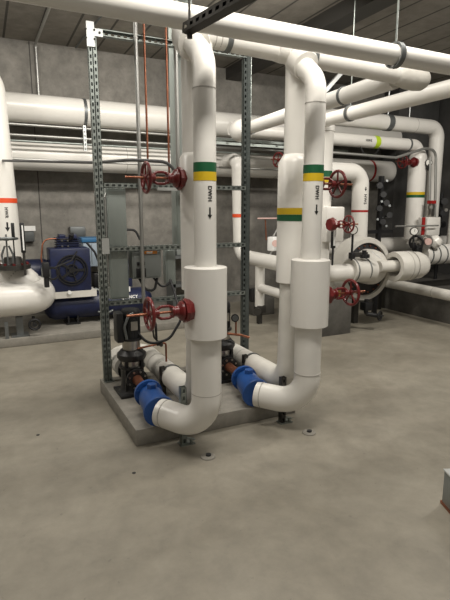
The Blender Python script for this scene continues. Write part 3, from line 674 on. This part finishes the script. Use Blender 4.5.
MB().bx(.58, .66, 6.05, 6.13, .82, 1.0, .015).tube([(.62, 6.09, .70), (.62, 6.09, .83)], .03, 10).ring((.69, 6.08, .86), (0, 1, 0), .07, .012, 20, 6).build('body', 'black', pg)
MB().tube([(.70, 6.1, .92), (.95, 6.3, .98), (1.1, 6.6, 1.12)], .010, 8, .1).build('cable', 'rubber', pg)
cd = thing('drain_valve', 'small dark wheel valve beneath the fat left pipe', 'valve', (.44, 6.28, .24))
MB().ring((.46, 6.15, .25), (-.1, -1, 0), .06, .016, 24, 8).tube([(.46, 6.15, .25), (.46, 6.28, .25), (.46, 6.28, .33)], .018, 8, .03).disc((.46, 6.16, .25), (0, -1, 0), .03, .02, 12).build('body', 'black', cd)

# compressor
cp = thing('air_compressor', 'navy blue air compressor with horizontal tank on the back pad', 'compressor', (1.3, 6.72, .10))
tk = MB().lathe((.62, 6.75, .34), (1, 0, 0), [(0, 0), (.02, .09), (.07, .15), (.14, .18), (1.35, .18), (1.42, .15), (1.47, .09), (1.49, 0)], 40).build('tank', 'navy', cp)
for x in (.98, 1.75): MB().bx(x-.09, x+.09, 6.60, 6.9, .10, .125).bx(x-.07, x-.05, 6.62, 6.88, .12, .25).bx(x+.05, x+.07, 6.62, 6.88, .12, .25).build('foot', 'black', tk)
MB().bx(.70, 1.28, 6.52, 6.98, .52, .56).bx(.70, 1.28, 6.50, 6.53, .48, .565).build('platform', 'white2', cp)
bg = MB().bx(.72, 1.22, 6.50, 6.85, .56, 1.12, .02).build('belt_guard', 'navy', cp)
g = MB()
for R in (.19, .16, .07): g.ring((.98, 6.49, .84), (0, 1, 0), R, .010, 36, 6)
for k in range(5):
    an = 2*PI*k/5; g.bar((.98, 6.49, .84), (.98+.17*math.cos(an), 6.49, .84+.17*math.sin(an)), .012, .03)
g.disc((.98, 6.48, .84), (0, 1, 0), .04, .03, 16).build('flywheel', 'black', bg)
h = MB().bx(.84, 1.10, 6.58, 6.82, 1.10, 1.20, .01)
for k in range(5): h.bx(.82, 1.12, 6.56, 6.84, 1.12+k*.03, 1.13+k*.03)
h.bx(.86, .94, 6.6, 6.8, 1.24, 1.29, .01).bx(1.0, 1.08, 6.6, 6.8, 1.2, 1.29, .01); h.build('pump_head', 'navy', cp)
MB().bolts((.92, 6.56, 1.18), (0, -1, 0), .05, 4, .012, .02).build('bolts', 'steel', cp)
MB().lathe((.42, 6.85, .80), (1, 0, 0), [(0, 0), (0, .14), (.03, .17), (.27, .17), (.30, .15), (.30, 0)]).build('motor', 'navy', cp)
MB().bx(.50, .72, 6.70, 7.0, .60, .70).bx(.62, .78, 6.55, 6.7, .70, .88, .02).build('motor_mount', 'grey', cp)
MB().tube([(.86, 6.6, 1.24), (.66, 6.58, 1.24), (.62, 6.55, 1.0), (.64, 6.55, .90)], .010, 10, .10).build('discharge_tube', 'copper', cp)
MB().tube([(1.0, 6.55, 1.24), (1.0, 6.5, 1.30)], .03, 12).build('air_filter', 'black', cp)
MB().tube([(1.2, 6.6, 1.18), (1.3, 6.6, 1.05), (1.35, 6.6, .9)], .014, 8, .04).build('hose', 'black', cp)
MB().disc((.93, 6.49, .555), (0, -1, 0), .025, .02, 16).build('gauge', 'label', cp)
MB().bx(1.69, 1.76, 6.60, 6.604, .49, .56).build('data_label', 'label', tk)
def onta(u, v):
    a = .40+v/.18; return V((1.735+u, 6.75-.185*math.cos(a), .345+.185*math.sin(a)))
writing('lettering', 'QUINCY', .058, onta, 'label', tk)
MB().lathe((1.55, 6.8, .78), (1, 0, 0), [(0, 0), (0, .14), (.28, .14), (.30, .1), (.30, 0)]).bx(1.58, 1.82, 6.7, 6.9, .54, .66).build('second_motor', 'navy', cp)
MB().tube([(1.62, 6.7, .9), (1.62, 6.6, 1.35), (1.86, 6.6, 1.33), (1.92, 6.6, 1.2)], .016, 8, .08).build('air_hose', 'rubber', cp)
MB().tube([(1.28, 6.62, .56), (1.42, 6.6, .50), (1.46, 6.6, .62)], .02, 8, .05).tube([(1.30, 6.58, .25), (1.42, 6.56, .22), (1.5, 6.56, .26)], .014, 8, .03).build('pipework', 'clamp', cp)
dr = thing('air_dryer', 'pale box with blue top behind the compressor, left of the strut post', 'dryer', (1.42, 7.2, .10))
MB().bx(1.22, 1.72, 6.98, 7.35, .82, 1.16, .01).build('cabinet', 'lightblue', dr)
MB().bx(1.20, 1.74, 6.96, 7.37, 1.16, 1.22, .01).build('top', 'azure', dr)
for x in (1.33, 1.45, 1.57): MB().bx(x-.003, x+.003, 6.972, 6.98, .86, 1.13).build('panel_joint', 'clamp', dr)
MB().bx(1.25, 1.30, 7.0, 7.05, .10, .82).bx(1.65, 1.70, 7.0, 7.05, .10, .82).bx(1.25, 1.7, 7.0, 7.3, .45, .50).bx(1.35, 1.5, 7.02, 7.2, .5, .72, .02).build('stand', 'black', dr)
o = MB().bx(1.13, 1.35, 7.46, 7.59, 1.20, 1.36, .01).build('wall_box', 'clamp'); tag(o, 'square grey box on the back wall above the compressor', 'electrical box')
fb = thing('junction_box', 'small grey box with pale edge on the back wall beside the left thermometer', 'electrical box', (.57, 7.5, 1.2))
MB().bx(.50, .64, 7.5, 7.599, 1.16, 1.36, .01).build('box_body', 'clamp', fb); MB().bx(.50, .66, 7.48, 7.50, 1.31, 1.38).build('label_plate', 'label', fb)

# ------------------------------------------------------------------ floor bits
def cleanout(x, y, label):
    t = thing('floor_cleanout', label, 'cleanout', (x, y, 0), 'round floor cleanouts')
    MB().lathe((x, y, 0), (0, 0, 1), [(0, 0), (0, .05), (.008, .048), (.014, .036), (.010, .026), (.006, 0)]).build('rim', 'pad', t)
    MB().disc((x+.006, y+.004, .008), (0, 0, 1), .018, .010, 16).build('plug', 'rubber', t)
cleanout(1.209, 2.735, 'round floor cleanout in front of the left elbow')
cleanout(2.016, 2.735, 'round floor cleanout in front of the right elbow')
for (x, y, r, lab) in ((.716, 2.753, .012, 'tiny black dot on the floor in front of the pad corner'), (.235, 3.567, .012, 'tiny black spot on the floor at left, beyond the pad corner')):
    o = MB().disc((x, y, 0), (0, 0, 1), r, .002, 12).build('floor_plug', 'rubber'); tag(o, lab, 'floor plug', 'small floor plugs')
bx = thing('metal_box', 'corner of a grey metal box cut by the right frame edge', 'box', (2.246, 1.50, 0), rz=0)
MB().box((2.246, 1.50, .10), (.30, .30, .19), -.38, .006).build('box_body', 'grey', bx)
MB().box((2.246, 1.50, .008), (.31, .31, .016), -.38).build('base_rim', 'copper', bx)
MB().box((2.246, 1.50, .201), (.31, .31, .010), -.38, .003).build('lid', 'bright', bx)

# ------------------------------------------------------------------ lights: ceiling strips just out of view
def strip(x, y, z, w, l, e, rx=0, col=(1, .95, .87)):
    ld = bpy.data.lights.new('ceiling_strip', 'AREA'); ld.shape = 'RECTANGLE'; ld.size = w; ld.size_y = l; ld.energy = e; ld.color = col
    o = bpy.data.objects.new('ceiling_strip', ld); C.objects.link(o); o.location = (x, y, z); o.rotation_euler = (rx, 0, 0)
strip(-.4, .7, 3.7, 1.3, .25, 12)
strip(1.2, 1.7, 3.7, 1.3, .25, 70)
strip(2.6, 2.2, 3.75, 1.3, .25, 40)
strip(5.6, 2.6, 3.7, 1.3, .25, 105, .45)
strip(1.0, 4.5, 3.72, 1.3, .2, 62, .6)
strip(2.5, 4.3, 3.72, 1.3, .2, 48, .6)
strip(-1.6, 4.4, 3.7, 1.3, .25, 70, .4)
w = bpy.data.worlds.new('world'); bpy.context.scene.world = w; w.use_nodes = True
w.node_tree.nodes['Background'].inputs[0].default_value = (1, .95, .86, 1); w.node_tree.nodes['Background'].inputs[1].default_value = .26
vsx = bpy.context.scene.view_settings
vsx.view_transform = 'Standard'; vsx.look = 'None'; vsx.gamma = 1; vsx.exposure = 0
